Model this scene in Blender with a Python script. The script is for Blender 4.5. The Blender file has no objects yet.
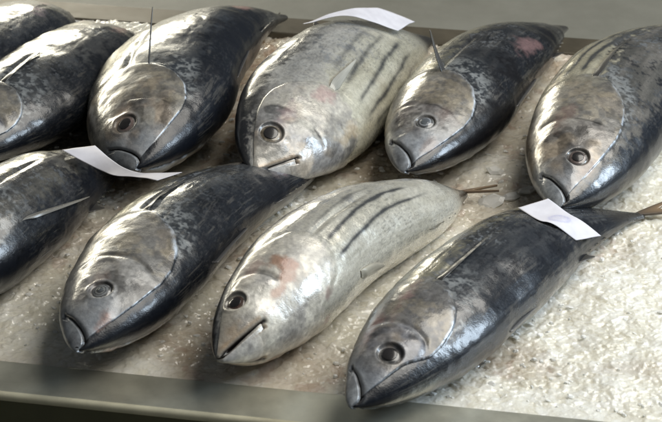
import bpy, math, random
import numpy as np
from mathutils import Vector

random.seed(7); rng = np.random.default_rng(7)
SC = bpy.context.scene
COL = SC.collection

# ------------------------------------------------------------------ helpers
def sm(a, b, x):
    t = np.clip((x - a) / (b - a), 0, 1); return t * t * (3 - 2 * t)

def mix(a, b, t):
    return a + (np.asarray(b) - a) * t[..., None]

def pchip(xk, yk, x):
    xk = np.asarray(xk, float); yk = np.asarray(yk, float)
    h = np.diff(xk); s = np.diff(yk) / h; m = np.zeros_like(yk)
    for i in range(1, len(xk) - 1):
        if s[i-1] * s[i] > 0:
            w1 = 2*h[i] + h[i-1]; w2 = h[i] + 2*h[i-1]
            m[i] = (w1 + w2) / (w1 / s[i-1] + w2 / s[i])
    m[0] = s[0]; m[-1] = s[-1]
    x = np.clip(x, xk[0], xk[-1]); i = np.clip(np.searchsorted(xk, x) - 1, 0, len(xk) - 2)
    t = (x - xk[i]) / h[i]
    return ((1+2*t)*(1-t)**2*yk[i] + t*(1-t)**2*h[i]*m[i] + t*t*(3-2*t)*yk[i+1] + t*t*(t-1)*h[i]*m[i+1])

def _hash(i, j, k):
    n = (i.astype(np.int64) * 73856093) ^ (j.astype(np.int64) * 19349663) ^ (k.astype(np.int64) * 83492791)
    n = (n ^ (n >> 13)) * 1274126177 & 0x7fffffff
    n = (n ^ (n >> 15)) * 668265263 & 0x7fffffff
    return ((n ^ (n >> 12)) & 0xffff) / 65535.0

def vnoise(p):
    f = np.floor(p); t = p - f; t = t*t*t*(t*(t*6-15)+10); i = f.astype(np.int64)
    r = 0
    for a in (0, 1):
        for b in (0, 1):
            for c in (0, 1):
                w = (t[..., 0] if a else 1-t[..., 0]) * (t[..., 1] if b else 1-t[..., 1]) * (t[..., 2] if c else 1-t[..., 2])
                r = r + w * _hash(i[..., 0]+a, i[..., 1]+b, i[..., 2]+c)
    return r

def fbm(p, freq, octv=4, seed=0.0, gain=.55):
    a, r, tot = 1.0, 0.0, 0.0
    for o in range(octv):
        r = r + a * vnoise(p * freq + np.array([seed*17.3+o*5.1, seed*3.7-o*9.2, seed*11.9+o*2.3])); tot += a
        a *= gain; freq *= 2.03
    return np.clip((r / tot - .5) * 1.9 + .5, 0, 1)       # roughly 0..1

def grid_mesh(name, V, mat, parent=None, close_v=False, cols=None, attrs=None, smooth=True, fan0=None, fan1=None, solid=None):
    """V: (nu, nv, 3) grid linked as ONE mesh object"""
    nu, nv = V.shape[:2]
    verts = V.reshape(-1, 3)
    I = np.arange(nu * nv).reshape(nu, nv)
    if close_v: J = np.roll(I, -1, 1); a, b, c, d = I[:-1], J[:-1], J[1:], I[1:]
    else: a, b, c, d = I[:-1, :-1], I[:-1, 1:], I[1:, 1:], I[1:, :-1]
    quads = np.stack([a, b, c, d], -1).reshape(-1, 4)
    tris = []
    if close_v and fan0 is not None:
        verts = np.vstack([verts, [fan0, fan1]]); n0 = nu*nv
        tris = [(n0, I[0, (j+1) % nv], I[0, j]) for j in range(nv)] + [(n0+1, I[-1, j], I[-1, (j+1) % nv]) for j in range(nv)]
    me = bpy.data.meshes.new(name)
    me.vertices.add(len(verts)); me.vertices.foreach_set('co', np.ascontiguousarray(verts, np.float32).ravel())
    nq, nt = len(quads), len(tris)
    loops = np.concatenate([quads.ravel(), np.array(tris, int).ravel()]) if nt else quads.ravel()
    me.loops.add(len(loops)); me.loops.foreach_set('vertex_index', loops.astype(np.int32))
    me.polygons.add(nq + nt)
    st = np.concatenate([np.arange(nq) * 4, nq * 4 + np.arange(nt) * 3]).astype(np.int32)
    me.polygons.foreach_set('loop_start', st)
    me.update(calc_edges=True); me.validate()
    me.polygons.foreach_set('use_smooth', np.full(nq + nt, smooth, bool))
    extra = len(verts) - nu * nv
    if cols is not None:
        c = cols.reshape(-1, 3)
        if extra: c = np.vstack([c, c[:1], c[-1:]])
        at = me.attributes.new('Col', 'FLOAT_COLOR', 'POINT')
        at.data.foreach_set('color', np.hstack([np.clip(c, 0, 1), np.ones((len(c), 1))]).astype(np.float32).ravel())
    for k, v in (attrs or {}).items():
        v = v.reshape(-1)
        if extra: v = np.concatenate([v, v[:1], v[-1:]])
        at = me.attributes.new(k, 'FLOAT', 'POINT'); at.data.foreach_set('value', v.astype(np.float32))
    o = bpy.data.objects.new(name, me); COL.objects.link(o); me.materials.append(mat)
    if parent is not None: o.parent = parent
    if solid:
        m = o.modifiers.new('thickness', 'SOLIDIFY'); m.thickness = solid; m.offset = 0
    return o

def poly_mesh(name, verts, faces, mat, parent=None, smooth=False, bevel=None):
    me = bpy.data.meshes.new(name); me.from_pydata([tuple(map(float, v)) for v in verts], [], faces); me.update()
    if smooth: me.polygons.foreach_set('use_smooth', np.ones(len(faces), bool))
    o = bpy.data.objects.new(name, me); COL.objects.link(o); me.materials.append(mat)
    if parent is not None: o.parent = parent
    if bevel:
        m = o.modifiers.new('bevel', 'BEVEL'); m.width = bevel; m.segments = 4; m.limit_method = 'ANGLE'
    return o

def tag(o, label=None, cat=None, group=None, kind=None):
    for k, v in (('label', label), ('category', cat), ('group', group), ('kind', kind)):
        if v: o[k] = v
    return o

# ------------------------------------------------------------------ materials
class NT:
    def __init__(s, name):
        s.m = bpy.data.materials.new(name); s.m.use_nodes = True; s.t = s.m.node_tree; s.b = s.t.nodes['Principled BSDF']
    def n(s, typ, ins=None, **kw):
        nd = s.t.nodes.new('ShaderNode' + typ)
        for k, v in kw.items(): setattr(nd, k, v)
        for k, v in (ins or {}).items(): s.put(nd.inputs[k], v)
        return nd
    def put(s, sock, v):
        if isinstance(v, bpy.types.NodeSocket): s.t.links.new(v, sock)
        else: sock.default_value = v
    def set(s, **kw):
        for k, v in kw.items(): s.put(s.b.inputs[k.replace('_', ' ')], v)
    def math(s, op, a, b=0.0, c=0.0):
        nd = s.n('Math', operation=op)
        s.put(nd.inputs[0], a); s.put(nd.inputs[1], b)
        if op in ('MULTIPLY_ADD',): s.put(nd.inputs[2], c)
        return nd.outputs[0]
    def ramp(s, fac, pts):
        nd = s.n('ValToRGB', {'Fac': fac}); cr = nd.color_ramp
        while len(cr.elements) < len(pts): cr.elements.new(.5)
        for e, (p, c) in zip(cr.elements, pts):
            e.position = p; e.color = (*c, 1) if len(c) == 3 else c
        return nd.outputs['Color']

def skin_material(name, metal=.36, rough=.34, coat=.85):
    k = NT(name)
    col = k.n('Attribute', attribute_name='Col').outputs['Color']
    sil = k.n('Attribute', attribute_name='silver').outputs['Fac']
    wet = k.n('Attribute', attribute_name='wet').outputs['Fac']
    co = k.n('TexCoord').outputs['Object']
    n1 = k.n('TexNoise', {'Vector': co, 'Scale': 260.0, 'Detail': 4.0, 'Roughness': .65}).outputs['Fac']
    n2 = k.n('TexNoise', {'Vector': co, 'Scale': 900.0, 'Detail': 2.0}).outputs['Fac']
    # fine scale rows
    mp = k.n('Mapping', {'Vector': co, 'Scale': (1.0, 1.5, 1.5)}).outputs['Vector']
    vo = k.n('TexVoronoi', {'Vector': mp, 'Scale': 420.0}, feature='F1').outputs['Distance']
    tint = k.ramp(n1, [(.3, (.85, .85, .86)), (.7, (1.12, 1.115, 1.10))])
    mixn = k.n('Mix', data_type='RGBA', blend_type='MULTIPLY'); mixn.inputs[0].default_value = 1.0
    k.t.links.new(col, mixn.inputs[6]); k.t.links.new(tint, mixn.inputs[7])
    h = k.math('ADD', k.math('MULTIPLY', n1, .7), k.math('ADD', k.math('MULTIPLY', vo, .40), k.math('MULTIPLY', n2, .25)))
    bp = k.n('Bump', {'Height': h, 'Strength': .24, 'Distance': .0010}).outputs['Normal']
    bp2 = k.n('Bump', {'Height': h, 'Strength': .10, 'Distance': .0010}).outputs['Normal']
    r = k.math('ADD', k.math('MULTIPLY', n1, .22), rough - .1)
    r = k.math('ADD', r, k.math('MULTIPLY', wet, -.10))
    k.set(Base_Color=mixn.outputs[2], Metallic=k.math('MULTIPLY', sil, metal), Roughness=r, Normal=bp,
          Coat_Weight=k.math('MULTIPLY', wet, coat), Coat_Roughness=.11, Coat_Normal=bp2, Specular_IOR_Level=.5)
    return k.m

SKIN = skin_material('fish_skin')
def plain(name, c, rough=.4, metal=0., coat=0., bump=0., scale=200., var=.15):
    k = NT(name); co = k.n('TexCoord').outputs['Object']
    n = k.n('TexNoise', {'Vector': co, 'Scale': scale, 'Detail': 4.0}).outputs['Fac']
    cc = k.ramp(n, [(.3, tuple(x*(1-var) for x in c)), (.7, tuple(min(1, x*(1+var)) for x in c))])
    k.set(Base_Color=cc, Roughness=rough, Metallic=metal, Coat_Weight=coat, Coat_Roughness=.05)
    if bump: k.set(Normal=k.n('Bump', {'Height': n, 'Strength': bump, 'Distance': .002}).outputs['Normal'])
    return k.m
PUPIL = plain('pupil_black', (.022, .020, .020), .2, coat=.4)
PUPIL_CLOUDY = plain('pupil_cloudy', (.10, .11, .12), .3, coat=.5)
def eye_material():
    k = NT('eye_surface')
    col = k.n('Attribute', attribute_name='Col').outputs['Color']
    k.set(Base_Color=col, Roughness=.3, Metallic=.05, Coat_Weight=1.0, Coat_Roughness=.07)
    return k.m
EYE = eye_material()
def fin_material():
    k = NT('fin_membrane')
    col = k.n('Attribute', attribute_name='Col').outputs['Color']
    k.set(Base_Color=col, Roughness=.38, Coat_Weight=.4, Coat_Roughness=.15, Metallic=.1)
    return k.m
FIN = fin_material()

# ------------------------------------------------------------------ fish
UK = [0, .012, .03, .06, .1, .16, .25, .36, .48, .6, .72, .82, .9, .95, 1.0]
HK = [.030, .135, .25, .405, .56, .73, .90, 1, 1.0, .97, .88, .71, .47, .26, .09]
WK = [.025, .115, .22, .385, .56, .74, .91, 1, .99, .94, .81, .62, .38, .21, .09]

class Fish:
    def __init__(s, p, dors, hs, kl, look, er, seed, cyaw=.35):
        (s.x, s.y, s.z, s.yaw, s.pitch, s.roll, s.L, s.h, s.w, s.ue, s.pe, s.bs, s.bu, s.tb) = p
        s.dors, s.hs, s.kl, s.look, s.er, s.seed, s.cyaw = dors, hs, kl, look, er, seed, cyaw
        c, sn = math.cos, math.sin
        s.X = np.array([c(s.yaw)*c(s.pitch), sn(s.yaw)*c(s.pitch), sn(s.pitch)])
        S = np.cross(s.X, [0, 0, 1]); s.S = S / np.linalg.norm(S); s.N = np.cross(s.S, s.X)
        s.Z = s.N*c(s.roll) - s.S*sn(s.roll); s.Y = s.S*c(s.roll) + s.N*sn(s.roll)
        mid = np.array([s.x, s.y, s.z]) + s.X * s.L * .45
        s.o = np.array([mid[0], mid[1], 0.0])
    def center(s, u):
        q = np.clip(u-.35, 0, 1)**2 * s.L; q2 = np.clip(u-.7, 0, 1)**2 * s.L * s.tb
        return (np.array([s.x, s.y, s.z]) - s.o) + (u*s.L)[..., None]*s.X + (q*s.bs+q2)[..., None]*s.S + (q*s.bu)[..., None]*s.N
    def point(s, u, f):
        hh = pchip(UK, HK, u)*s.h*s.L; ww = pchip(UK, WK, u)*s.w*s.L
        return s.center(u) + (ww*np.cos(f))[..., None]*s.Y + (hh*np.sin(f))[..., None]*s.Z
    def normal(s, u, f):
        e = .002; ul = np.clip(u, .004, .996)
        du = s.point(ul+e, f) - s.point(ul-e, f); df = s.point(ul, f+.01) - s.point(ul, f-.01)
        n = np.cross(df, du); n /= np.linalg.norm(n, axis=-1, keepdims=True) + 1e-12
        out = (np.cos(f)/s.w)[..., None]*s.Y + (np.sin(f)/s.h)[..., None]*s.Z
        sg = np.sign((n*out).sum(-1, keepdims=True)); return n*np.where(sg == 0, 1, sg)
    # mouth slit angle (local, radians) and corner
    def slit(s, u):
        if s.dors < 0: return np.radians(np.interp(u/s.ue, [0, .04, .25, .38, .5, .62, 1], [-48, -42, 0, 22, 38, 56, 64]))
        return np.radians(np.interp(u/s.ue, [0, .4, .94, 1.5], [-40, -42, -47, -56]))
    @property
    def uc(s): return s.ue*(.64 if s.dors < 0 else .95)
    def psi(s, f):        # anatomical angle in degrees, + dorsal; the two flanks mirror
        ff = (f + math.pi) % (2*math.pi) - math.pi
        a = np.arcsin(np.clip(np.sin(ff), -1, 1)); return np.degrees(a)*s.dors
    def gill_edge(s, psi):   # u of the gill cover's rear edge at an anatomical angle
        k = s.kl
        nz = .022*(vnoise(np.stack([np.asarray(psi)*.055, np.asarray(psi)*0+s.seed, np.asarray(psi)*0], -1))-.5)
        return nz + s.hs*np.interp(psi, [-85, -62, -30, -12, 8*k, 25*k, 37*k, 45*k, 50*k], [.245, .305, .336, .340, .325, .292, .252, .205, .17])
    def line(s, u):          # angle of the border between the pale head and the dark back
        return s.kl*(1+(s.look.get('kn', 1)-1)*sm(.17, .10, u/s.hs))*np.interp(u/s.hs, [0, .03, .06, .1, .16, .2, .24, .28, .32, .345, .36], [15, 30, 40, 45, 48.5, 46, 39, 27, 9, -8, -60])
    def head_mask(s, u, psi, soft=.006):
        a = (s.line(u) - psi)/60.0; b = s.gill_edge(psi) - u
        sf = soft + (.045*sm(8, -22, psi) + .030*sm(.19, .27, u/s.hs)*sm(45, 30, psi))*(s.dors < 0); return sm(-sf, sf, np.minimum(a, b) + (.012 + .03*sm(.19, .27, u/s.hs))*(vnoise(np.stack([u*60, psi*.25, psi*0+s.seed], -1))-.5))
    # ---- colours
    def paint(s, u, f, P, raised=False):
        lk = s.look; psi = s.psi(f); q = P + s.o*.0
        n1 = fbm(q, 14, 4, s.seed); n2 = fbm(q, 45, 4, s.seed+3); n3 = fbm(q, 130, 3, s.seed+5); n4 = fbm(q, 300, 2, s.seed+8)
        # streak noise along the body
        st = fbm(np.stack([u*6, psi*.12, psi*0], -1), 1.0, 4, s.seed+2)
        st2 = fbm(np.stack([u*16, psi*.35, psi*0], -1), 1.0, 3, s.seed+6)
        C = np.array
        back = mix(np.broadcast_to(C(lk['back']), u.shape+(3,)), C(lk['back2']), n2*sm(.3, .7, n1))
        flank = mix(np.broadcast_to(C(lk['flank']), u.shape+(3,)), C(lk['flank2']), sm(.25, .75, .5*n1+.5*st))
        belly = mix(np.broadcast_to(C(lk['belly']), u.shape+(3,)), C(lk['belly2']), sm(.3, .75, .45*n2+.55*st))
        jit = (n1-.5)*24 + (n2-.5)*20 + (n3-.5)*22 + (n4-.5)*12
        d1, d2 = lk['back_at']; b1, b2 = lk['belly_at']
        col = mix(flank, back, sm(d1, d2, psi+jit))
        bel = sm(b1, b2, -(psi+jit*.7))
        col = mix(col, belly, bel*sm(1.0, .8, u+.15*(n1-.5)))
        silver = .25+.75*bel+.15*n1
        # dark blotches over the flank
        bl = sm(.55, .72, .55*n2+.45*n1)*(1-bel)
        col = col*(1-(lk['blotch']*bl*.8)[..., None])
        # black freckling where the dark back breaks up over the silver flank
        fr = sm(.57, .70, .45*n3+.25*n4+.3*n2)*sm(-40, -5, psi+jit*.3)*lk.get('freckle', .75)
        col = mix(col, C(lk['back']), np.clip(fr*(1-.7*bel), 0, 1))
        gl = sm(.60, .74, .5*n3+.5*n4)*sm(d2+10, d1-20, psi)*(1-bel)*.5
        col = mix(col, C((.26, .28, .30)), np.clip(gl*sm(.35, .65, n1), 0, 1))
        # pale scrapes
        sc = sm(.70, .9, st2)*(1-bel)*sm(.4, .6, n1)
        col = mix(col, C((.20, .19, .17)), sc*lk['scrape'])
        # belly stripes
        for ps, u0, u1, amt in lk['stripes']:
            pc = ps + (-10*(u-.45)/.3)*(-1) + (n1-.5)*4
            wd = 2.6*(1+.5*(n2-.5))
            m = np.exp(-((psi-pc)/wd)**2)*sm(u0, u0+.04, u)*sm(u1, u1-.10, u)*amt*(.75+.5*n2)
            col = mix(col, C((.085, .088, .09)), np.clip(m, 0, 1))
        # small dark scratches
        sp = sm(.76, .84, fbm(np.stack([u*110, psi*.9, psi*0+s.seed], -1), 1.0, 2, s.seed+9))*lk['speck']
        col = mix(col, C((.09, .09, .09)), np.clip(sp*sm(.25, .6, n1), 0, 1))
        # tail stalk
        tl = sm(.86, .97, u); col = mix(col, C((.05, .047, .042)), tl)
        # corselet behind the gill cover
        ge = s.gill_edge(psi)
        cs = sm(-.03, .01, u-ge)*sm(.14, .02, u-ge)*sm(-32, -14, psi)*sm(62*s.kl, 40*s.kl, psi)
        cm = mix(np.broadcast_to(C(lk['cors1']), u.shape+(3,)), C(lk['cors2']), sm(.40, .62, .5*n3+.5*n4))
        col = mix(col, cm, np.clip(cs*sm(.15, .95, .5*n2+.5*n3+.1)*lk['cors'], 0, 1))
        # head
        hm = s.head_mask(u, psi)
        hd = mix(np.broadcast_to(C(lk['head']), u.shape+(3,)), C(lk['head2']), sm(.3, .7, .6*n1+.4*n2))
        hd = mix(hd, C(lk['head3']), sm(.55, .75, .4*n1+.6*fbm(q, 30, 3, s.seed+11))*.7)
        hd = hd*(.70+.36*n3+.24*n4)[..., None]
        pe = s.hs*np.interp(psi, [-75, -55, -30, -10, 10, 28, 42*s.kl], [.15, .17, .185, .188, .185, .175, .158]) + .012*(n1-.5)
        hd = hd*(1-.5*sm(.52, .74, fbm(q, 55, 3, s.seed+13))*lk.get('smudge', 1.))[..., None]
        opc = mix(np.broadcast_to(C(lk['oper']), u.shape+(3,)), C(lk['oper2']), sm(.35, .7, .5*n2+.5*n3))
        hd = mix(hd, opc, sm(-.003, .012, u-pe)*sm(-70, -25, psi)*lk.get('opamt', .7))
        ur = u/s.ue
        snout = sm(1.0, .45, ur+.25*(n2-.5))
        hd = mix(hd, C(lk['snout']), snout*.75)
        col = mix(col, hd, hm)
        silver = silver*(1-hm) + hm*(.05+.6*sm(.4, .75, n2))
        # painted ridge highlight along the seam where silver head meets dark back
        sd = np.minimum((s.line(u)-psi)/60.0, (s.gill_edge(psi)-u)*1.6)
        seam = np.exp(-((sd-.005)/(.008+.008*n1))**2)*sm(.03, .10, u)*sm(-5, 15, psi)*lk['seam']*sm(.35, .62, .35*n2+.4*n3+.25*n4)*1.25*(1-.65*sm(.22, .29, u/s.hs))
        col = mix(col, C(lk['seam_glint']), np.clip(seam, 0, 1)); silver = np.clip(silver+seam*.4, 0, 1)
        # pre-opercle crease
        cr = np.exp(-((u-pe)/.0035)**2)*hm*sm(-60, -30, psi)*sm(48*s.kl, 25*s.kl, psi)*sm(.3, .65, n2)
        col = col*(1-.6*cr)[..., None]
        # pink and brown patches
        for pu, pp, r, rp, c, amt in lk['pinks']:
            dd = np.sqrt(((u-pu)/r)**2 + ((psi-pp)/rp)**2)
            col = mix(col, C(c), np.clip(sm(1.35, .2, dd+1.3*(n2-.5)+.5*(n3-.5))*amt*.85, 0, 1))
        # round the eye: a pale lid ring and a dusky patch behind
        E = s.eye_dist(P)
        ring = np.exp(-((E/s.er-1.28)/.18)**2); col = mix(col, C(lk['lid']), ring*.28*(.3+.9*n3).clip(0, 1))
        col = mix(col, C((.03, .028, .026)), np.exp(-((E/s.er-1.02)/.10)**2)*.7)
        # mouth
        ms = s.mouth_dist(u, f); jr = s.jaw_region(u, f)
        col = mix(col, C((.008, .006, .006)), np.clip(np.maximum(np.exp(-(ms/.0022)**2)*1.2*sm(.001, .012, u), jr)*(0. if raised == 2 else 1.), 0, 1))
        # dusky lip above the slit
        col = mix(col, C(lk['lip']), .6*np.exp(-((ms-.0045)/.0022)**2)*(1-jr)*sm(.004, .02, u)*(u < s.uc))
        wet = np.clip((.45+.6*n1-.35*sm(d1, d2, psi+jit))*(1-.45*hm), 0, 1)
        col = np.clip(col*(.94+.12*n4)[..., None], 0, 1)
        return col, np.clip(silver, 0, 1), wet
    def eye_pt(s):
        u = np.array(s.ue); f = np.array(s.pe); return s.point(u, f), s.normal(u, f)
    def eye_dist(s, P):
        c, n = s.eye_pt(); return np.linalg.norm(P-c, axis=-1)
    def mouth_dist(s, u, f):
        hh = pchip(UK, HK, u)*s.h*s.L; ff = (f+math.pi) % (2*math.pi) - math.pi
        fm = s.slit(u); d1 = np.abs(ff-fm)*hh*.9; d2 = np.abs(ff-(np.sign(fm)*math.pi-fm))*hh*.9
        d = np.minimum(d1, d2); return np.where(u < s.uc, d, np.hypot(d, (u-s.uc)*s.L))
    def jaw_region(s, u, f):
        sg = 1 if s.dors < 0 else -1
        ff = (f+math.pi) % (2*math.pi) - math.pi; a = np.arcsin(np.clip(np.sin(ff), -1, 1))*sg
        return sm(-.02, .06, a-s.slit(u)*sg)*np.where(np.abs(a-s.slit(u)*sg) < .22, sm(s.uc*1.0, s.uc*.86, u), sm(s.uc*.75, s.uc*.5, u))
    def disp(s, u, f, P):
        psi = s.psi(f); n1 = fbm(P, 22, 3, s.seed+1)-.5; n2 = fbm(P, 70, 3, s.seed+4)-.5
        hm = s.head_mask(u, psi, .01)
        d = .0018*n1*sm(.02, .15, u)*sm(1, .85, u) + .0004*(fbm(np.stack([u*9, psi*.16, psi*0], -1), 1.0, 3, s.seed+21)-.5)*sm(.3, .4, u)*sm(1, .85, u) + .0005*n2*(.6+.4*hm)
        ms = s.mouth_dist(u, f); d = d + .0045*(fbm(P, 6, 2, s.seed+31)-.5)*sm(.1, .3, u)*sm(1, .8, u) - .0026*np.exp(-(ms/.0024)**2)*sm(.002, .02, u) - .0034*s.jaw_region(u, f)*sm(0, .02, u)
        E = s.eye_dist(P)/s.er
        d = d - .0034*sm(1.10, .88, E) + .0005*np.exp(-((E-1.2)/.16)**2)
        # the cheek bulges, the throat behind the jaw is hollow
        sd = np.minimum((s.line(u)-psi)/60.0, (s.gill_edge(psi)-u)*1.6)
        d = d + .0016*sm(-.03, .02, sd)*sm(.03, .1, u)
        pe = s.hs*np.interp(psi, [-75, -55, -30, -10, 10, 28, 42*s.kl], [.15, .17, .185, .188, .185, .175, .158])
        pk = sm(.3, .7, fbm(P, 25, 2, s.seed+17))
        d = d + (.0009*sm(.006, -.02, u-pe) - .0008*np.exp(-((u-pe-.004)/.006)**2))*hm*sm(-60, -25, psi)*sm(48*s.kl, 25*s.kl, psi)*pk*2
        # muscle furrow along the pectoral groove
        gr = np.exp(-((psi+14-10*(u-.4))/3.2)**2)*sm(.33*s.hs, .37*s.hs, u)*sm(.62*s.hs, .5*s.hs, u)
        d = d - .0025*gr*s.look.get('groove', 1)
        return d
    def surf(s, u, f, off=0.):
        P = s.point(u, f); return P + s.normal(u, f)*(s.disp(u, f, P)+off)[..., None]

def make_fish(F, name, label, pect='fold', group='whole tunas laid out on the ice'):
    root = bpy.data.objects.new(name, None); COL.objects.link(root); root.location = F.o
    root.empty_display_size = .05
    tag(root, label, 'fish', group)
    lk = F.look
    # body
    u = np.concatenate([[.0015, .004, .008], np.linspace(.013, .37, 190), np.linspace(.373, 1, 150)])
    f = np.concatenate([np.linspace(math.radians(-112), math.radians(112), 230), np.linspace(math.radians(115), math.radians(245), 40)])
    Ug, Fg = np.meshgrid(u, f, indexing='ij')
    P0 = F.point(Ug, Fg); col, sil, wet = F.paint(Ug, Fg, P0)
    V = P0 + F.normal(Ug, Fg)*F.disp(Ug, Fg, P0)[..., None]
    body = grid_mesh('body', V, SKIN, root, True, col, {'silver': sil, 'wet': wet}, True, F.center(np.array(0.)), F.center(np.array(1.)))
    # gill cover: a raised plate with a free rear edge
    nb, na = 64, 90
    psi = np.linspace(47*F.kl, -80, na)
    e = F.gill_edge(psi) + .008*(vnoise(np.stack([psi*.11, psi*0+F.seed, psi*0], -1))-.5) + .004*(vnoise(np.stack([psi*.4, psi*0+F.seed, psi*0], -1))-.5); p = F.hs*np.interp(psi, [-80, -55, -30, -10, 10, 28, 42*F.kl, 47*F.kl], [.155, .17, .185, .188, .185, .175, .163, .155])
    b = np.concatenate([np.linspace(0, 1, nb), [1.0, 1.0]])
    Ug = p[None]*(1-b[:, None]) + e[None]*b[:, None]; Fg = np.radians(psi*F.dors)[None]*np.ones_like(Ug)
    a = np.linspace(0, 1, na); fade = sm(.0 if F.dors < 0 else .35, .10 if F.dors < 0 else .8, a)*sm(1, .88, a)*(.12+.88*sm(-30, 8, psi))
    off = np.where(np.arange(len(b)) < nb, -.0006+.0018*b**2, 0)[:, None]*np.ones((1, na))
    off = off*fade[None] - .0007*(1-fade[None]); off[-2] -= .0002; off[-1] = -.0025; Ug[-1] -= .003
    off[-2] = off[-3]*.55; Ug[-2] += .0012
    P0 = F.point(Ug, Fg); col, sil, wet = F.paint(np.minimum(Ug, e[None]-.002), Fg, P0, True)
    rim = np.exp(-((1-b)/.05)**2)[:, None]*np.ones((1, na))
    col = mix(col, lk['seam_glint'], np.clip(rim*.06*lk['seam']*sm(5, 25, psi)[None]*sm(.5, .7, fbm(P0, 60, 3, F.seed)), 0, 1))  # faint trace of the painted highlight along the plate's rear edge
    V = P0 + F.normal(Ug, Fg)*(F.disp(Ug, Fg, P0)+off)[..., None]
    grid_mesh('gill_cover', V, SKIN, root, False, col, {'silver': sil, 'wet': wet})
    # lower jaw: a U-shaped plate round the ventral side of the snout
    sg = 1 if F.dors < 0 else -1
    nu_, nv_ = 46, 80
    ul = np.concatenate([np.linspace(.0012, F.uc, nu_), [F.uc*1.03]])
    t = np.linspace(0, 1, nv_)
    fm = F.slit(ul); Fg = fm[:, None]*(1-t) + (sg*math.pi - fm)[:, None]*t; Ug = ul[:, None]*np.ones((1, nv_))
    edge = np.minimum(t, 1-t)
    off = (-.0024 + .0032*sm(0, .06, edge))[None]*np.ones((len(ul), 1))
    off = off*sm(1.03, .6, ul/F.uc)[:, None] - .0014*sm(.75, 1.03, ul/F.uc)[:, None]
    P0 = F.point(Ug, Fg); col, sil, wet = F.paint(Ug, Fg, P0, 2)
    n2 = fbm(P0, 60, 3, F.seed+2)
    jc = mix(np.broadcast_to(np.array(lk['jaw']), col.shape), lk['jaw2'], sm(.3, .7, n2))
    jc = (jc*.6+col*.4)*(.72+.56*fbm(P0, 160, 3, F.seed+9))[..., None]; jc = mix(jc, col, (sm(.45, .9, ul/F.uc+.0)[:, None]*np.ones((1, nv_))))
    jc = mix(jc, (.02, .02, .02), np.clip(np.exp(-(edge/.012)**2)[None]*sm(.0, .03, ul)[:, None]*.9, 0, 1))
    V = P0 + F.normal(Ug, Fg)*off[..., None] - F.X*(F.L*.0025*(1-sm(0, F.uc, ul)))[:, None, None] + (F.Z*sg)*(lk.get('gape', .0004)*(1-np.clip(ul/F.uc, 0, 1)))[:, None, None]
    V = np.concatenate([np.broadcast_to(F.center(np.array(0.)) - F.X*F.L*.0045, (1,)+V.shape[1:]), V]); jc = np.concatenate([jc[:1]*0+np.array(lk['jaw2']), jc]); sil = np.concatenate([sil[:1], sil]); wet = np.concatenate([wet[:1], wet])
    jc[1] = jc[2]; jc[0] = jc[2].mean(0)
    grid_mesh('lower_jaw', V, SKIN, root, False, jc, {'silver': sil, 'wet': wet})
    # eye
    if F.er > 0:
        c, n = F.eye_pt(); t1 = F.X - n*(F.X@n); t1 /= np.linalg.norm(t1); t2 = np.cross(n, t1)
        def cap(name, r, z0, hgt, mat, parent, colf, nr=26, na=56):
            rr = np.linspace(.02, 1, nr); an = np.linspace(0, 2*math.pi, na, endpoint=False)
            R, A = np.meshgrid(rr, an, indexing='ij'); zz = z0 + hgt*np.sqrt(np.clip(1-(R*.97)**2, 0, 1))
            V = c + (R*r*np.cos(A))[..., None]*t1 + (R*r*.93*np.sin(A))[..., None]*t2 + zz[..., None]*n
            cc = None if colf is None else colf(R, A)
            return grid_mesh(name, V, mat, parent, True, cc, None, True, c+n*(z0+hgt), c+n*(z0-.002))
        k = lk['eye']
        def ec(R, A):
            nz = fbm(np.stack([np.cos(A)*R*3, np.sin(A)*R*3, R*0+F.seed], -1), 1.5, 3, 1)
            R = np.clip(R*(1+.22*(nz-.5))+.05*np.cos(A+F.seed), 0, 1)
            col = np.interp(R, k[0], [q[0] for q in k[1]]), np.interp(R, k[0], [q[1] for q in k[1]]), np.interp(R, k[0], [q[2] for q in k[1]])
            return np.stack(col, -1)*(.7+.6*nz)[..., None]
        ey = cap('eye', F.er*1.04, -.0036, .0054, EYE, root, ec)
        cap('pupil', F.er*lk.get('pr', .42), .0010, .0011, PUPIL_CLOUDY if lk.get('cloudy') else PUPIL, ey, None, 12, 40)
    # fins -----------------------------------------------------------
    def blade(name, up, fp, off, thick, c0, c1, parent=root):
        V = F.surf(up, fp, off); m = np.linspace(0, 1, V.shape[0])[:, None]*np.ones(V.shape[:2])
        col = mix(np.broadcast_to(np.array(c0), V.shape), c1, m)
        s2 = np.linspace(0, 1, V.shape[1])[None]*60; col = col*(.85+.3*vnoise(np.stack([s2+m*2, m*3, m*0], -1)))[..., None]
        return grid_mesh(name, V, FIN, parent, False, col, None, True, solid=thick)
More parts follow.
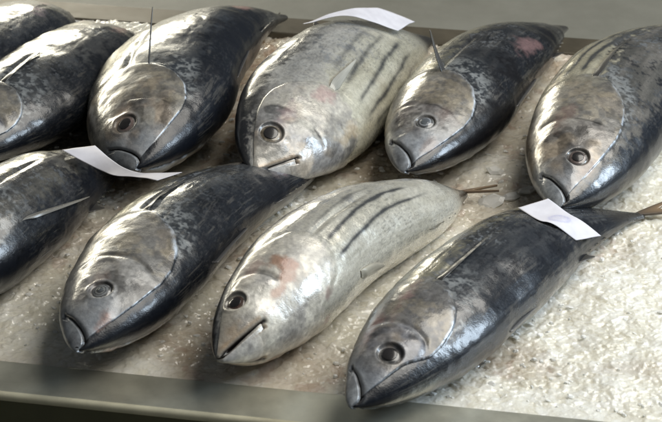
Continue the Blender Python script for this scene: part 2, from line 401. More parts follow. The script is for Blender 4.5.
    if pect:
        kind = pect[0] if isinstance(pect, tuple) else pect
        u0 = F.hs*.345; p0 = -12
        if kind == 'fold':
            ln = .18; u0 = u0 - .012; m = np.linspace(0, 1, 40)[:, None]; w = np.linspace(0, 1, 14)[None]
            up = u0 + ln*m + 0*w; hw = 5.0*(1-m)**.8*(1-.2*m)*(.45+.55*sm(0, .22, m))+.3
            ps = p0 + 3*m + hw*(w*2-1) + 2.0
            off = (.0010+.0026*w*sm(0, .25, m)*(1-.4*m))*sm(0, .12, m) - .0030*sm(.10, 0, m)
            blade('pectoral_fin', up, np.radians(ps*F.dors), off, .0007, lk['fin'], lk['fin2'])
        elif kind == 'blade':     # a raised glossy blade
            (ua, pa), (ub, pb), wd = pect[1:]
            m = np.linspace(0, 1, 40)[:, None]; w = np.linspace(0, 1, 14)[None]
            up = ua + (ub-ua)*m + .02*w*(1-m); ps = pa + (pb-pa)*m + wd*(w-.5)*(1-m)**.7*sm(-.02, .16, m) + 0
            off = .0008+.0045*sm(.0, .6, w)*sm(0, .3, m)*(1-.5*m)
            blade('pectoral_fin', up, np.radians(ps*F.dors), off, .0009, lk['fin'], lk['fin2'])
        else:                     # erect: stands off the flank
            ua, pa, vec, wd = pect[1:]
            b0 = F.surf(np.array(ua), np.array(math.radians(pa*F.dors)))
            vec = np.array(vec); m = np.linspace(-.08, 1, 36)[:, None, None]; w = np.linspace(-.5, .5, 10)[None, :, None]
            wv = F.X - vec*(F.X@vec)/(vec@vec); wv = wv/np.linalg.norm(wv)
            V = b0 + vec*m + wv*w*wd*(1-np.clip(m, 0, 1))**.75*(1+0*m) + wv*wd*.9*np.clip(m, 0, 1)**2 + wv*w*.0008
            m2 = m[..., 0]*np.ones(V.shape[:2]); col = mix(np.broadcast_to(np.array(lk['fin']), V.shape), lk['fin2'], np.clip(m2, 0, 1))
            grid_mesh('pectoral_fin', V, FIN, root, False, col, None, True, solid=.0012)
    if 'pelvic' in lk:
        ua, pa, ub, pb, wd = lk['pelvic']
        m = np.linspace(0, 1, 40)[:, None]; w = np.linspace(0, 1, 16)[None]
        up = ua + (ub-ua)*m + 0*w; ps = pa + (pb-pa)*m + wd*(w-.5)*np.sin(np.clip(m*.86+.14, 0, 1)*math.pi)**.6
        off = .0006+.0026*np.sin(w*math.pi)**.5*sm(0, .2, m)
        blade('pelvic_fin', up, np.radians(ps*F.dors), off, .0008, (.42, .40, .33), (.35, .33, .28))
    def ridge(name, us_, hts, side, sweep, c0, c1, parent=root):
        """fin standing on the dorsal (+1) or ventral (-1) ridge"""
        fr = np.full_like(us_, math.radians(90)*F.dors*side)
        base = F.point(us_, fr) ; n = F.Z*F.dors*side
        m = np.linspace(0, 1, 8)[:, None]
        base = base - n*.002
        V = base[None] + m[..., None]*((hts[:, None]+.002)*n)[None] + m[..., None]*(hts*sweep)[None, :, None]*F.X
        mm = m*np.ones((1, len(us_))); col = mix(np.broadcast_to(np.array(c0), V.shape), c1, mm)
        return grid_mesh(name, V, FIN, parent, False, col, None, True, solid=.0010)
    L = F.L
    x = np.linspace(0, 1, 24)
    ridge('dorsal_fin', .37+.17*x, L*.006*np.sin(np.clip(x*.9+.1, 0, 1)*math.pi)**.5*(1-.6*x)+.0003, 1, .8, (.05, .05, .055), (.12, .12, .12))
    ridge('second_dorsal_fin', .69+.06*x, L*.022*(1-x)**1.5*sm(0, .1, x)+.0003, 1, 2.3, (.04, .04, .042), (.08, .075, .065))
    ridge('anal_fin', .70+.06*x, L*.010*(1-x)**1.2*sm(0, .1, x)+.0003, -1, 1.9, (.10, .095, .08), (.14, .13, .10))
    for i in range(4):
        u0 = .72+.036*i
        for sd in (1, -1):
            ridge('finlet', u0+.016*np.linspace(0, 1, 6), L*.003*(1-np.linspace(0, 1, 6))**.8+.0003, sd, 1.5, (.05, .05, .05), (.12, .11, .08))
    # tail fin: a stiff crescent lying low over the ice
    uu = np.array(1.0); c = F.center(uu); dirx = np.array([math.cos(F.yaw-F.cyaw), math.sin(F.yaw-F.cyaw), .06])
    dirx /= np.linalg.norm(dirx)
    spn = F.Z - dirx*(F.Z@dirx); spn /= np.linalg.norm(spn)
    if abs(spn[2]) > .25:
        hz = np.cross([0, 0, 1.], dirx); hz /= np.linalg.norm(hz); spn = hz*(1 if hz@spn > 0 else -1)*.97+np.array([0, 0, .22]); spn /= np.linalg.norm(spn)
    span = L*lk.get('tspan', .014)
    t = np.linspace(-1, 1, 41)[None]; m = np.linspace(0, 1, 12)[:, None]
    lead = (np.abs(t)**1.25)*.80*span; chord = span*(.34*(1-np.abs(t))**.75+.03)
    xx = -.012 + lead + chord*m - .0*t; yy = t*span*(1-.05*m)*lk.get('tfold', 1.); 
    V = c + np.array([0, 0, .004]) + xx[..., None]*dirx + yy[..., None]*spn
    mm = m*np.ones((1, 41)); col = mix(np.broadcast_to(np.array(lk['tail']), V.shape), lk['tail2'], np.clip(mm*.7+np.abs(t)*.4, 0, 1))
    V[..., 2] = np.maximum(V[..., 2], .002)
    grid_mesh('tail_fin', V, FIN, root, False, col, None, True, solid=.003)
    F.root, F.body = root, body
    return root

DARK = dict(back=(.007, .009, .014), back2=(.020, .025, .034), flank=(.034, .040, .050), flank2=(.085, .088, .09),
            belly=(.36, .34, .25), belly2=(.17, .165, .14), back_at=(12, 45), belly_at=(14, 34), blotch=.55, scrape=.25,
            stripes=[(-48, .36, .80, .5), (-64, .36, .80, .5)], speck=.25,
            cors1=(.05, .058, .068), cors2=(.27, .285, .29), cors=.95,
            head=(.31, .30, .285), head2=(.19, .19, .205), head3=(.35, .29, .22), snout=(.36, .39, .43),
            oper=(.13, .125, .115), oper2=(.29, .255, .19), opamt=.6, seam=1.0, seam_glint=(.56, .63, .72), pinks=[], lid=(.36, .37, .38), lip=(.10, .105, .11), jaw=(.33, .36, .39), jaw2=(.16, .17, .185),
            fin=(.05, .05, .05), fin2=(.11, .105, .095), tail=(.035, .03, .026), tail2=(.07, .05, .035),
            eye=([0, .42, .5, .72, .82, 1], [(.03, .03, .03), (.05, .05, .05), (.16, .16, .155), (.10, .10, .10), (.32, .32, .31), (.05, .05, .05)]))
PALE = dict(back=(.03, .032, .038), back2=(.08, .08, .08), flank=(.30, .30, .29), flank2=(.42, .41, .38),
            belly=(.68, .66, .58), belly2=(.56, .54, .46), back_at=(34, 56), belly_at=(-18, 22), blotch=.2, scrape=.1,
            stripes=[(-6, .36, .66, .6), (-26, .34, .76, 1.1), (-46, .33, .78, 1.05)], speck=.35, freckle=.25,
            cors1=(.34, .33, .32), cors2=(.55, .53, .47), cors=.5,
            head=(.64, .61, .53), head2=(.46, .44, .41), head3=(.58, .50, .40), snout=(.42, .39, .34),
            oper=(.42, .40, .37), oper2=(.60, .57, .50), opamt=.6, smudge=.45, seam=.2, seam_glint=(.6, .6, .58), pinks=[], lid=(.36, .33, .30), lip=(.40, .28, .17), jaw=(.60, .59, .56), jaw2=(.36, .36, .37),
            fin=(.38, .37, .30), fin2=(.45, .43, .36), tail=(.10, .07, .05), tail2=(.26, .19, .12),
            eye=([0, .42, .5, .72, .82, 1], [(.05, .04, .04), (.07, .06, .055), (.14, .10, .09), (.12, .09, .075), (.22, .20, .17), (.06, .05, .045)]))
def look(base, **kw):
    d = dict(base); d.update(kw); return d

PINK = (.36, .19, .17); ROSE = (.40, .24, .22); BROWN = (.30, .17, .11)
FISHES = [
 dict(k='F2', p=[-0.2496, -0.3797, 0.0534, 1.2842, -0.0301, 1.6533, 0.5331, 0.1388, 0.0893, 0.1252, -0.0211, 0.3089, -0.1617, 0.5],
      d=-1, hs=1.22, kl=1.15, er=.0116, look=look(DARK, pr=.30, cloudy=True, head2=(.15, .145, .155), pinks=[(.062, 32, .022, 14, (.42, .25, .20), .8), (.82, 50, .05, 12, (.20, .13, .13), .6), (.15, -8, .03, 12, (.30, .19, .15), .35)],
      eye=([0, .3, .38, .5, .62, .76, .86, 1], [(.05, .05, .05), (.05, .05, .05), (.30, .31, .30), (.06, .06, .065), (.28, .29, .29), (.04, .04, .04), (.30, .31, .32), (.05, .05, .055)])), pect='fold',
      label='dark tuna at front left with pale spiral rings in its eye'),
 dict(k='F6', p=[0.02, -0.4605, 0.0429, 1.0296, -0.0117, 1.4794, 0.556, 0.1155, 0.079, 0.1115, -0.0814, 0.02, -0.1434, 1.2],
      d=-1, hs=.97, kl=.95, er=.0120, cyaw=.70, look=look(DARK, kn=.7, tspan=.17, tfold=.16, tail2=(.30, .20, .11), pr=.66, flank=(.026, .03, .037), flank2=(.085, .088, .092), pinks=[(.17, -42, .05, 10, PINK, .55), (.25, -25, .05, 7, ROSE, .5)],
      eye=([0, .5, .6, .75, .85, 1], [(.02, .02, .02), (.03, .03, .03), (.10, .095, .09), (.05, .05, .05), (.26, .25, .24), (.05, .05, .05)])), pect='fold',
      label='dark tuna at lower right under a white paper strip with a faint blue stamp'),
 dict(k='F3', p=[-0.1113, -0.3922, 0.0519, 1.104, 0.0097, 1.5511, 0.4954, 0.1181, 0.1165, 0.1062, 0.2478, 0.3229, -0.2376, -0.3679],
      d=1, hs=1.0, kl=.8, er=.0108, cyaw=1.0, look=look(PALE, tfold=.09, tail=(.12, .08, .055), tail2=(.30, .22, .14), gape=.0042, pelvic=(.40, -84, .50, -96, 14), tspan=.13,
      pinks=[(.222, -5, .022, 9, BROWN, 1.0), (.235, -22, .016, 8, (.36, .2, .15), 1.0), (.205, -27, .02, 8, (.38, .22, .16), 1.0), (.165, -31, .018, 7, (.38, .23, .17), 1.0), (.128, -42, .02, 7, (.42, .27, .2), .8), (.20, 16, .03, 9, (.42, .27, .24), .5), (.05, -12, .03, 18, (.42, .30, .19), .6), (.27, -76, .014, 8, (.2, .09, .09), .6)],
      eye=([0, .5, .62, .75, .86, 1], [(.05, .025, .02), (.07, .035, .028), (.10, .06, .05), (.08, .05, .042), (.20, .15, .12), (.05, .035, .03)]), pr=.6), pect=None,
      label='pale striped tuna in the middle of the front row with its mouth slightly open'),
 dict(k='B', p=[-0.2261, -0.0092, 0.0611, 1.4958, -0.0159, 1.833, 0.5632, 0.1708, 0.1087, 0.1001, 0.2228, 0.3, -0.1629, 0.8486],
      d=-1, hs=.9, kl=1.05, er=.0136, cyaw=.78, look=look(DARK, tfold=.42, head=(.33, .31, .27), head2=(.22, .21, .20), head3=(.36, .29, .22), pinks=[(.13, -15, .05, 14, (.33, .22, .16), .5), (.78, 42, .035, 10, ROSE, .8)], pr=.62, tspan=.03, tail=(.03, .026, .02), tail2=(.05, .042, .032),
      eye=([0, .5, .6, .78, .88, 1], [(.05, .04, .04), (.10, .08, .075), (.20, .15, .14), (.18, .14, .13), (.24, .23, .21), (.05, .045, .045)])), pect=('erect', .30, 4, (.004, .03, .062), .007),
      label='large brown-headed dark tuna with a thin fin standing straight up'),
 dict(k='C', p=[-0.0915, -0.0077, 0.056, 1.1918, -0.0049, 1.1559, 0.5315, 0.162, 0.0964, 0.0924, 0.1853, -0.0298, -0.1922, 0.8445],
      d=1, hs=.92, kl=.85, er=.0138, look=look(PALE, fin=(.30, .30, .27), fin2=(.50, .49, .44), flank=(.30, .30, .29), flank2=(.46, .455, .43), head=(.50, .48, .42), head2=(.27, .265, .26), smudge=.9, stripes=[(2, .38, .72, .5), (-12, .36, .76, .8), (-30, .34, .80, .9), (-48, .34, .80, .8), (-64, .36, .80, .6)], belly=(.74, .72, .60), belly2=(.62, .60, .48),
      pinks=[(.17, 8, .05, 12, (.36, .26, .27), .55), (.27, -8, .04, 9, (.42, .25, .24), .6), (.25, -55, .04, 12, (.50, .38, .22), .5)], pr=.66,
      eye=([0, .5, .6, .75, .86, .93, 1], [(.05, .045, .035), (.10, .09, .07), (.17, .14, .10), (.12, .10, .07), (.30, .26, .20), (.12, .08, .05), (.05, .04, .03)])), pect='fold',
      label='pale striped tuna in the back row draped with a white paper strip'),
 dict(k='D', p=[0.0864, 0.0113, 0.0467, 1.2108, -0.0038, 1.6107, 0.5634, 0.1334, 0.0839, 0.1279, -0.0314, 0.0978, -0.1565, 0.5],
      d=-1, hs=1.0, kl=1.08, er=.0117, cyaw=.6, look=look(DARK, back=(.006, .006, .008), flank=(.016, .018, .022), flank2=(.05, .05, .052), head2=(.17, .155, .15), head3=(.36, .31, .24), pr=.48, cloudy=True, tspan=.012,
      pinks=[(.60, 44, .06, 13, (.26, .16, .16), .75), (.17, 18, .04, 12, (.16, .10, .08), .5), (.07, 30, .02, 14, (.34, .25, .2), .5)],
      eye=([0, .48, .56, .68, .78, .88, 1], [(.10, .11, .12), (.12, .13, .15), (.34, .36, .38), (.08, .08, .085), (.05, .05, .05), (.26, .27, .27), (.04, .04, .04)])), pect=('erect', .335, -10, (-.020, .012, .046), .011),
      label='smaller black-backed tuna with a grey clouded eye and a dark fin standing up'),
 dict(k='E', p=[0.2576, -0.0795, 0.0489, 1.2363, 0.0183, 1.541, 0.5951, 0.1406, 0.0976, 0.1039, -0.0854, 0.3437, -0.1058, 0.4699],
      d=-1, hs=1.12, kl=.72, er=.0122, look=look(DARK, head=(.30, .285, .26), head2=(.22, .205, .19), belly=(.56, .53, .41), belly2=(.42, .40, .31), belly_at=(8, 20), flank=(.08, .078, .072), flank2=(.17, .16, .145), back_at=(35, 62),
      stripes=[(-24, .40, .90, 1.3), (-38, .38, .90, 1.3), (-52, .38, .90, 1.3), (-66, .4, .90, 1.1)], pr=.6, pinks=[(.19, -30, .04, 8, (.27, .17, .14), .6), (.23, -20, .02, 8, (.20, .13, .11), .6), (.09, 22, .03, 12, (.36, .25, .2), .5), (.05, 15, .03, 14, (.36, .30, .25), .4)],
      eye=([0, .45, .55, .72, .8, .9, 1], [(.05, .045, .045), (.07, .06, .06), (.17, .13, .12), (.14, .11, .10), (.06, .05, .05), (.34, .33, .31), (.05, .05, .05)])), pect='fold',
      label='brownish striped-belly tuna at right end of the back row, cut by the photo edge'),
 dict(k='A', p=[-0.4427, 0.032, 0.0538, 1.197, -0.0158, 1.46, 0.5195, 0.1451, 0.0875, 0.115, 0.0, -0.2044, -0.223, 0.2252],
      d=-1, hs=.72, kl=1.0, er=.011, look=look(DARK, flank=(.05, .052, .055), pinks=[(.80, 20, .05, 12, ROSE, .8)]), pect='fold',
      label='dark tuna at left of back row, its head cut by the photo edge'),
 dict(k='F1', p=[-0.4489, -0.307, 0.055, 1.1564, -0.0287, 1.2718, 0.4537, 0.1377, 0.1143, 0.115, 0.0, -0.1131, -0.1727, 0.847],
      d=-1, hs=1.1, kl=1.1, er=.011, look=look(DARK, flank=(.05, .05, .05), flank2=(.12, .115, .10), fin=(.16, .155, .145), fin2=(.24, .23, .20)), pect=('blade', (.37, 36), (.68, 62), 8),
      label='dark tuna at left of front row with raised fin, head out of view'),
 dict(k='A0', p=[-0.5427, 0.107, 0.0538, 1.197, -0.0158, 1.46, 0.5195, 0.1451, 0.0875, 0.115, 0.0, -0.2044, -0.223, 0.2252],
      d=-1, hs=.90, kl=1.0, er=.011, look=look(DARK, pinks=[(.70, 15, .035, 10, (.42, .32, .34), .8), (.80, 5, .03, 8, (.45, .28, .26), .8)]), pect='fold',
      label='tuna in the top left corner, only a dark rump with pink blotches showing'),
]
FI = {}
for i, d in enumerate(FISHES):
    F = Fish(d['p'], d['d'], d['hs'], d['kl'], d['look'], d['er'], 3.1*i+1, d.get('cyaw', .35))
    make_fish(F, 'tuna', d['label'], d['pect'])
    FI[d['k']] = F

# ------------------------------------------------------------------ paper strips
def paper_material(stamp=None):
    k = NT('label_paper'); co = k.n('TexCoord').outputs['Object']
    n = k.n('TexNoise', {'Vector': co, 'Scale': 60.0, 'Detail': 5.0}).outputs['Fac']
    c = k.ramp(n, [(.3, (.60, .59, .64)), (.75, (.72, .71, .76))])
    if stamp:
        sep = k.n('Attribute', attribute_name='st').outputs['Fac']; n2 = k.n('TexNoise', {'Vector': co, 'Scale': 350.0}).outputs['Fac']
        mx = k.n('Mix', data_type='RGBA'); k.put(mx.inputs[0], k.math('MULTIPLY', sep, k.math('MULTIPLY', n2, .9)))
        k.put(mx.inputs[6], c); k.put(mx.inputs[7], (.33, .34, .55, 1)); c = mx.outputs[2]
    k.set(Base_Color=c, Roughness=.55, Normal=k.n('Bump', {'Height': n, 'Strength': .25, 'Distance': .002}).outputs['Normal'])
    return k.m

def strip(name, A, B, label, stamp=False):
    """A, B: matching 3D polylines of the strip's two long edges"""
    A = np.array(A, float); B = np.array(B, float); n = 60
    def res(Q):
        t = np.r_[0, np.cumsum(np.linalg.norm(np.diff(Q, axis=0), axis=1))]; t /= t[-1]
        x = np.linspace(0, 1, n); return np.stack([pchip(t, Q[:, i], x) for i in range(3)], -1)
    a, b = res(A), res(B); w = np.linspace(0, 1, 20)[None, :, None]
    V = a[:, None]*(1-w) + b[:, None]*w
    V[..., 2] += .0012*(fbm(V, 25, 2, 4)-.5)*2
    o = V.mean((0, 1)); s = np.linspace(0, 1, n)[:, None]; ww = w[..., 0]
    st = np.exp(-((((s-.52)/.17)**2+((ww-.5)/.34)**2)**.5-.8)**2/.03)*.6+.5*sm(.9, .6, ((s-.52)/.17)**2+((ww-.5)/.34)**2)
    ob = grid_mesh(name, V-o, paper_material(stamp), None, False, None, {'st': st}, True, solid=.0004)
    ob.location = o; tag(ob, label, 'paper label', 'white paper strips on the fish'); return ob

#STRIPS_BEGIN
strip('paper_label', [[0.2068, -0.1133, 0.0679], [0.2332, -0.1475, 0.0681], [0.2683, -0.1489, 0.045]], [[0.2437, -0.0804, 0.0612], [0.2701, -0.1169, 0.0572], [0.2989, -0.1271, 0.0388]], 'white paper strip with faint blue stamp across the tail end of the nearest dark tuna', True)
strip('paper_label', [[-0.0359, 0.2864, 0.1144], [-0.0116, 0.3086, 0.1132], [0.0117, 0.3245, 0.111], [0.0274, 0.3317, 0.1075], [0.0579, 0.3473, 0.0903], [0.089, 0.3652, 0.071]], [[-0.0359, 0.2913, 0.1129], [-0.0078, 0.32, 0.1132], [0.0183, 0.3466, 0.1097], [0.0384, 0.3714, 0.1028], [0.0602, 0.394, 0.0919], [0.1145, 0.4317, 0.0569]], 'white paper strip draped over the back of the pale striped tuna in the back row')
strip('paper_label', [[-0.31, -0.005, 0.0838], [-0.2615, -0.0342, 0.0725], [-0.246, -0.0502, 0.0745], [-0.2195, -0.0645, 0.0795], [-0.194, -0.0838, 0.086]], [[-0.2751, 0.0192, 0.076], [-0.2483, -0.0247, 0.0791], [-0.2265, -0.0495, 0.0799], [-0.2097, -0.0597, 0.0821], [-0.1673, -0.066, 0.0873]], 'white paper strip sagging between two dark tunas at left of the front row')
#STRIPS_END

# ------------------------------------------------------------------ ice
TYAW = math.radians(-10.0)
ex = np.array([math.cos(TYAW), math.sin(TYAW)]); ey = np.array([-math.sin(TYAW), math.cos(TYAW)])
FRONT = float(np.array([-.34, -.32])@ey)       # ice / lip border
BACK = float(np.array([-.362, .628])@ey)
def tw(s, t, z): q = s*ex + t*ey; return (q[0], q[1], z)

def cells(x, y, size, seed):
    """faceted chips: Voronoi cells, each a tilted facet"""
    gx, gy = x/size, y/size; ix, iy = np.floor(gx), np.floor(gy)
    best = np.full(x.shape, 1e9); h = np.zeros_like(x); idv = np.zeros_like(x); second = np.full(x.shape, 1e9)
    for a in (-1, 0, 1):
        for b in (-1, 0, 1):
            cx, cy = ix+a, iy+b; k = np.full_like(cx, seed)
            px = cx+_hash(cx, cy, k); py = cy+_hash(cx, cy, k+1)
            d = (gx-px)**2+(gy-py)**2
            hh = _hash(cx, cy, k+2)-.5 + (gx-px)*(_hash(cx, cy, k+3)-.5)*2.4 + (gy-py)*(_hash(cx, cy, k+4)-.5)*2.4
            m = d < best
            second = np.where(m, best, np.minimum(second, d)); h = np.where(m, hh, h); idv = np.where(m, _hash(cx, cy, k+5), idv); best = np.where(m, d, best)
    return h, idv, np.sqrt(second)-np.sqrt(best)

def build_ice():
    s = np.linspace(-.62, .62, 900); t = np.concatenate([np.linspace(FRONT-.004, FRONT+.45, 460), np.linspace(FRONT+.4512, BACK-.05, 260)])
    S, T = np.meshgrid(s, t, indexing='ij'); x = S*ex[0]+T*ey[0]; y = S*ex[1]+T*ey[1]
    wx = .004*(vnoise(np.stack([x*90, y*90, x*0], -1))-.5); wy = .004*(vnoise(np.stack([x*90, y*90, x*0+7], -1))-.5)
    h1, i1, e1 = cells(x+wx, y+wy, .010, 11); h2, i2, e2 = cells(x+wx*2, y+wy*2, .026, 29); h3, i3, e3 = cells(x+wx, y+wy, .0055, 53)
    p = np.stack([x, y, x*0], -1)
    z = .0013*h1 + .0009*h2 + .0009*h3 + .010*(fbm(p, 7, 3, 2)-.5) + .003*(fbm(p, 28, 3, 12)-.5)
    edge = sm(0, .05, T-FRONT); z = (z-.004)*(.35+.65*edge)
    # blood-tinted melt water in patches, with shade between the fish painted in
    n = fbm(p, 9, 4, 5); nf = fbm(p, 40, 3, 6)
    base = mix(np.broadcast_to(np.array((.80, .77, .665)), p.shape), (.86, .845, .775), sm(.2, .8, i1*.5+.5*nf))
    base = mix(base, (.66, .62, .50), sm(.55, .8, n)*.6)
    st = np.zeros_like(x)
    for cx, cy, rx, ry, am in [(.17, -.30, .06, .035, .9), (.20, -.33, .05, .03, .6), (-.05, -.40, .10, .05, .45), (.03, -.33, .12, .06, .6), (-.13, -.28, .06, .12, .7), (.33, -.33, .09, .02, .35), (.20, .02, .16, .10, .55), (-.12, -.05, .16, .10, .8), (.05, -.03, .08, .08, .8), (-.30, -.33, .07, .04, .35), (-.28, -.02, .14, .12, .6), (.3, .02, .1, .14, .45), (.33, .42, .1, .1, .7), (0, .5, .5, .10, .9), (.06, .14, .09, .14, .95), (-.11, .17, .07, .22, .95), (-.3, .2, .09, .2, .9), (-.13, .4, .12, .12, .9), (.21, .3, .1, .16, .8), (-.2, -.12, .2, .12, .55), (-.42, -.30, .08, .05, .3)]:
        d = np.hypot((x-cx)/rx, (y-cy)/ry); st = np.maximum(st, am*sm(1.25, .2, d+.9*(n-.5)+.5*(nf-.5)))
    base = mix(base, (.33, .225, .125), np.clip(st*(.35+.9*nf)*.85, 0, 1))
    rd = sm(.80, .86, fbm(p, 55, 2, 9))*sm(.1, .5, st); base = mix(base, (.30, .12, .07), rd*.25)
    V = np.stack([x, y, z], -1)
    k = NT('crushed_ice'); co = k.n('TexCoord').outputs['Object']
    nz = k.n('TexNoise', {'Vector': co, 'Scale': 420.0, 'Detail': 3.0}).outputs['Fac']
    vo = k.n('TexVoronoi', {'Vector': co, 'Scale': 260.0}, feature='F1').outputs['Distance']
    bp = k.n('Bump', {'Height': k.math('ADD', nz, vo), 'Strength': .32, 'Distance': .0013}).outputs['Normal']
    col = k.n('Attribute', attribute_name='Col').outputs['Color']
    k.set(Base_Color=col, Roughness=.14, Normal=bp, Specular_IOR_Level=.6, Subsurface_Weight=.6, Subsurface_Radius=(.018, .018, .016), Subsurface_Scale=1.0, Coat_Weight=.35, Coat_Roughness=.05)
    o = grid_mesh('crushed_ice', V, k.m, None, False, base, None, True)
    tag(o, 'bed of melting crushed ice with brown stains and painted shade under the fish', 'ice', kind='stuff')
    return k.m
build_ice()

def build_chips():
    k = NT('ice_chip'); co = k.n('TexCoord').outputs['Object']
    nz = k.n('TexNoise', {'Vector': co, 'Scale': 150.0, 'Detail': 3.0}).outputs['Fac']
    k.set(Base_Color=k.ramp(nz, [(.3, (.90, .89, .84)), (.7, (.97, .97, .95))]), Roughness=.08, Transmission_Weight=.35, IOR=1.31,
          Normal=k.n('Bump', {'Height': nz, 'Strength': .3, 'Distance': .002}).outputs['Normal'])
    vs, fs = [], []
    def chip(cx, cy, cz, r, fl, yaw):
        o = len(vs); n = random.randint(5, 7); top = []
        ring = [(math.cos(yaw+2*math.pi*i/n)*r*random.uniform(.7, 1.3), math.sin(yaw+2*math.pi*i/n)*r*.7*random.uniform(.7, 1.3)) for i in range(n)]
        tilt = random.uniform(-.4, .4), random.uniform(-.4, .4)
        for sc, zz in ((.9, -fl), (1.0, 0), (.62, fl)):
            for (a, b) in ring: vs.append((cx+a*sc, cy+b*sc, cz+zz+(a*tilt[0]+b*tilt[1])*sc+random.uniform(-.1, .1)*fl))
        for q in (0, 1):
            for i in range(n): j = (i+1) % n; fs.append((o+q*n+i, o+q*n+j, o+(q+1)*n+j, o+(q+1)*n+i))
        fs.append(tuple(o+2*n+i for i in range(n))); fs.append(tuple(o+i for i in reversed(range(n))))
    for i in range(1600):
        s = random.uniform(-.55, .55); t = FRONT+.02+(BACK-.1-FRONT)*random.random()**1.3; q = s*ex+t*ey
        chip(q[0], q[1], random.uniform(-.005, -.001), random.uniform(.0015, .0045), random.uniform(.0006, .0015), random.uniform(0, 6))
    for (x, y, r) in [(.19, .02, .016), (.215, .035, .012), (.235, .05, .013), (.25, .0, .009), (.2, .1, .01)]:
        chip(x, y, .001, r, .0025, random.uniform(0, 6))
    o = poly_mesh('ice_chips', vs, fs, k.m); tag(o, 'loose chips and slivers of ice scattered over the bed', 'ice', kind='stuff')
build_chips()

# ------------------------------------------------------------------ metal tray and the floor behind
def metal(name, c, rough, metallic=.6, sc=30.):
    k = NT(name); co = k.n('TexCoord').outputs['Object']
    n = k.n('TexNoise', {'Vector': co, 'Scale': sc, 'Detail': 6.0, 'Roughness': .6}).outputs['Fac']
    mp = k.n('Mapping', {'Vector': co, 'Scale': (6., 220., 220.)}).outputs['Vector']
    n2 = k.n('TexNoise', {'Vector': mp, 'Scale': 1.0, 'Detail': 3.0}).outputs['Fac']
    cc = k.ramp(n, [(.3, tuple(x*.82 for x in c)), (.72, tuple(x*1.12 for x in c))])
    k.set(Base_Color=cc, Metallic=metallic, Roughness=k.math('ADD', k.math('MULTIPLY', n, .25), rough-.12),
          Normal=k.n('Bump', {'Height': n2, 'Strength': .08, 'Distance': .001}).outputs['Normal'])
    return k.m
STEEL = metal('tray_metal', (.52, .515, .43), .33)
STEEL_SHADED = metal('tray_shaded_metal', (.10, .085, .06), .45, .3)  # darker tray metal, the back rim's shade put into its colour
tray = bpy.data.objects.new('display_tray', None); COL.objects.link(tray); tray.location = tw(0, 0, -.16); tray.rotation_euler.z = TYAW
tag(tray, 'grey metal display tray with a wide flat rim holding the ice', 'tray')
def rail(name, t0, t1, z0, z1, mat, bev, s0=-.9, s1=.9):
    v = [(s, t, z+.16) for s in (s0, s1) for t in (t0, t1) for z in (z0, z1)]
    f = [(0, 1, 3, 2), (4, 6, 7, 5), (0, 4, 5, 1), (2, 3, 7, 6), (0, 2, 6, 4), (1, 5, 7, 3)]
    return poly_mesh(name, v, f, mat, tray, bevel=bev)
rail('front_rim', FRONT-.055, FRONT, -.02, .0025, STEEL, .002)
# rolled edge
a = np.linspace(0, 2*math.pi, 24, endpoint=False); ss = np.linspace(-.9, .9, 60)
V = np.stack([np.stack([np.full(24, s), FRONT-.056+.0048*np.cos(a), .16-.0012+.0048*np.sin(a)], -1) for s in ss])
grid_mesh('rolled_edge', V, metal('edge_metal', (.62, .59, .44), .42, .2), tray, True, None, None, True, (-.9, FRONT-.056, .1588), (.9, FRONT-.056, .1588))
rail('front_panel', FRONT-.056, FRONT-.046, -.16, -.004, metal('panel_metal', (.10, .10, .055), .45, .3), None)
rail('tray_floor', FRONT-.044, BACK-.004, -.05, -.022, STEEL_SHADED, None)
rail('back_rim', BACK-.055, BACK, -.021, .001, STEEL_SHADED, .002)

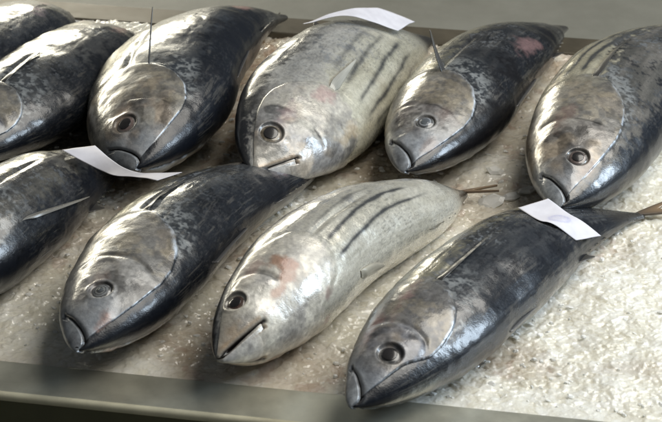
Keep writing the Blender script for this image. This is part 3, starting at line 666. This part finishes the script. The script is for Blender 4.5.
k = NT('concrete'); co = k.n('TexCoord').outputs['Object']
n = k.n('TexNoise', {'Vector': co, 'Scale': 9.0, 'Detail': 8.0, 'Roughness': .65}).outputs['Fac']
k.set(Base_Color=k.ramp(n, [(.25, (.15, .148, .125)), (.75, (.21, .207, .18))]), Roughness=.6, Normal=k.n('Bump', {'Height': n, 'Strength': .2, 'Distance': .01}).outputs['Normal'])
fl = poly_mesh('floor', [(-4, -3, -.162), (4, -3, -.162), (4, 6, -.162), (-4, 6, -.162)], [(0, 1, 2, 3)], k.m)
tag(fl, 'grey-green worn floor behind the tray', kind='structure')

# ------------------------------------------------------------------ lamps
def area(name, loc, target, sx, sy, power, col):
    l = bpy.data.lights.new(name, 'AREA'); l.shape = 'RECTANGLE'; l.size = sx; l.size_y = sy; l.energy = power; l.color = col
    o = bpy.data.objects.new(name, l); COL.objects.link(o); o.location = loc
    o.rotation_euler = (Vector(target)-Vector(loc)).to_track_quat('-Z', 'Y').to_euler(); return o
area('window_light', (-1.5, 2.9, .55), (0, .1, 0), 2.4, .5, 60, (1.0, .94, .76))
area('ceiling_light', (1.25, .05, 2.0), (.32, 0, 0), 2.0, 1.5, 55, (1.0, .96, .88))
area('side_light', (2.1, -.2, .95), (.1, -.1, 0), .5, .9, 34, (.72, .86, 1.0))

w = bpy.data.worlds.new('World'); SC.world = w; w.use_nodes = True
w.node_tree.nodes['Background'].inputs[0].default_value = (.74, .83, .90, 1); w.node_tree.nodes['Background'].inputs[1].default_value = .075

# ------------------------------------------------------------------ camera
TH = math.radians(29); DC = 2.2
cd = bpy.data.cameras.new('camera'); cam = bpy.data.objects.new('camera', cd); COL.objects.link(cam)
cam.location = (0, -DC*math.cos(TH), DC*math.sin(TH)); cam.rotation_euler = (math.pi/2-TH, 0, 0)
cd.sensor_width = 36; cd.lens = 850*DC/662*36; cd.clip_start = .05; cd.clip_end = 60
cd.dof.use_dof = True; cd.dof.focus_distance = 2.1; cd.dof.aperture_fstop = 13
SC.camera = cam
SC.view_settings.view_transform = 'Standard'; SC.view_settings.look = 'None'; SC.view_settings.exposure = 0; SC.view_settings.gamma = 1
SC.render.engine = 'CYCLES'
try: SC.cycles.use_denoising = True
except Exception: pass
SC.cycles.max_bounces = 6
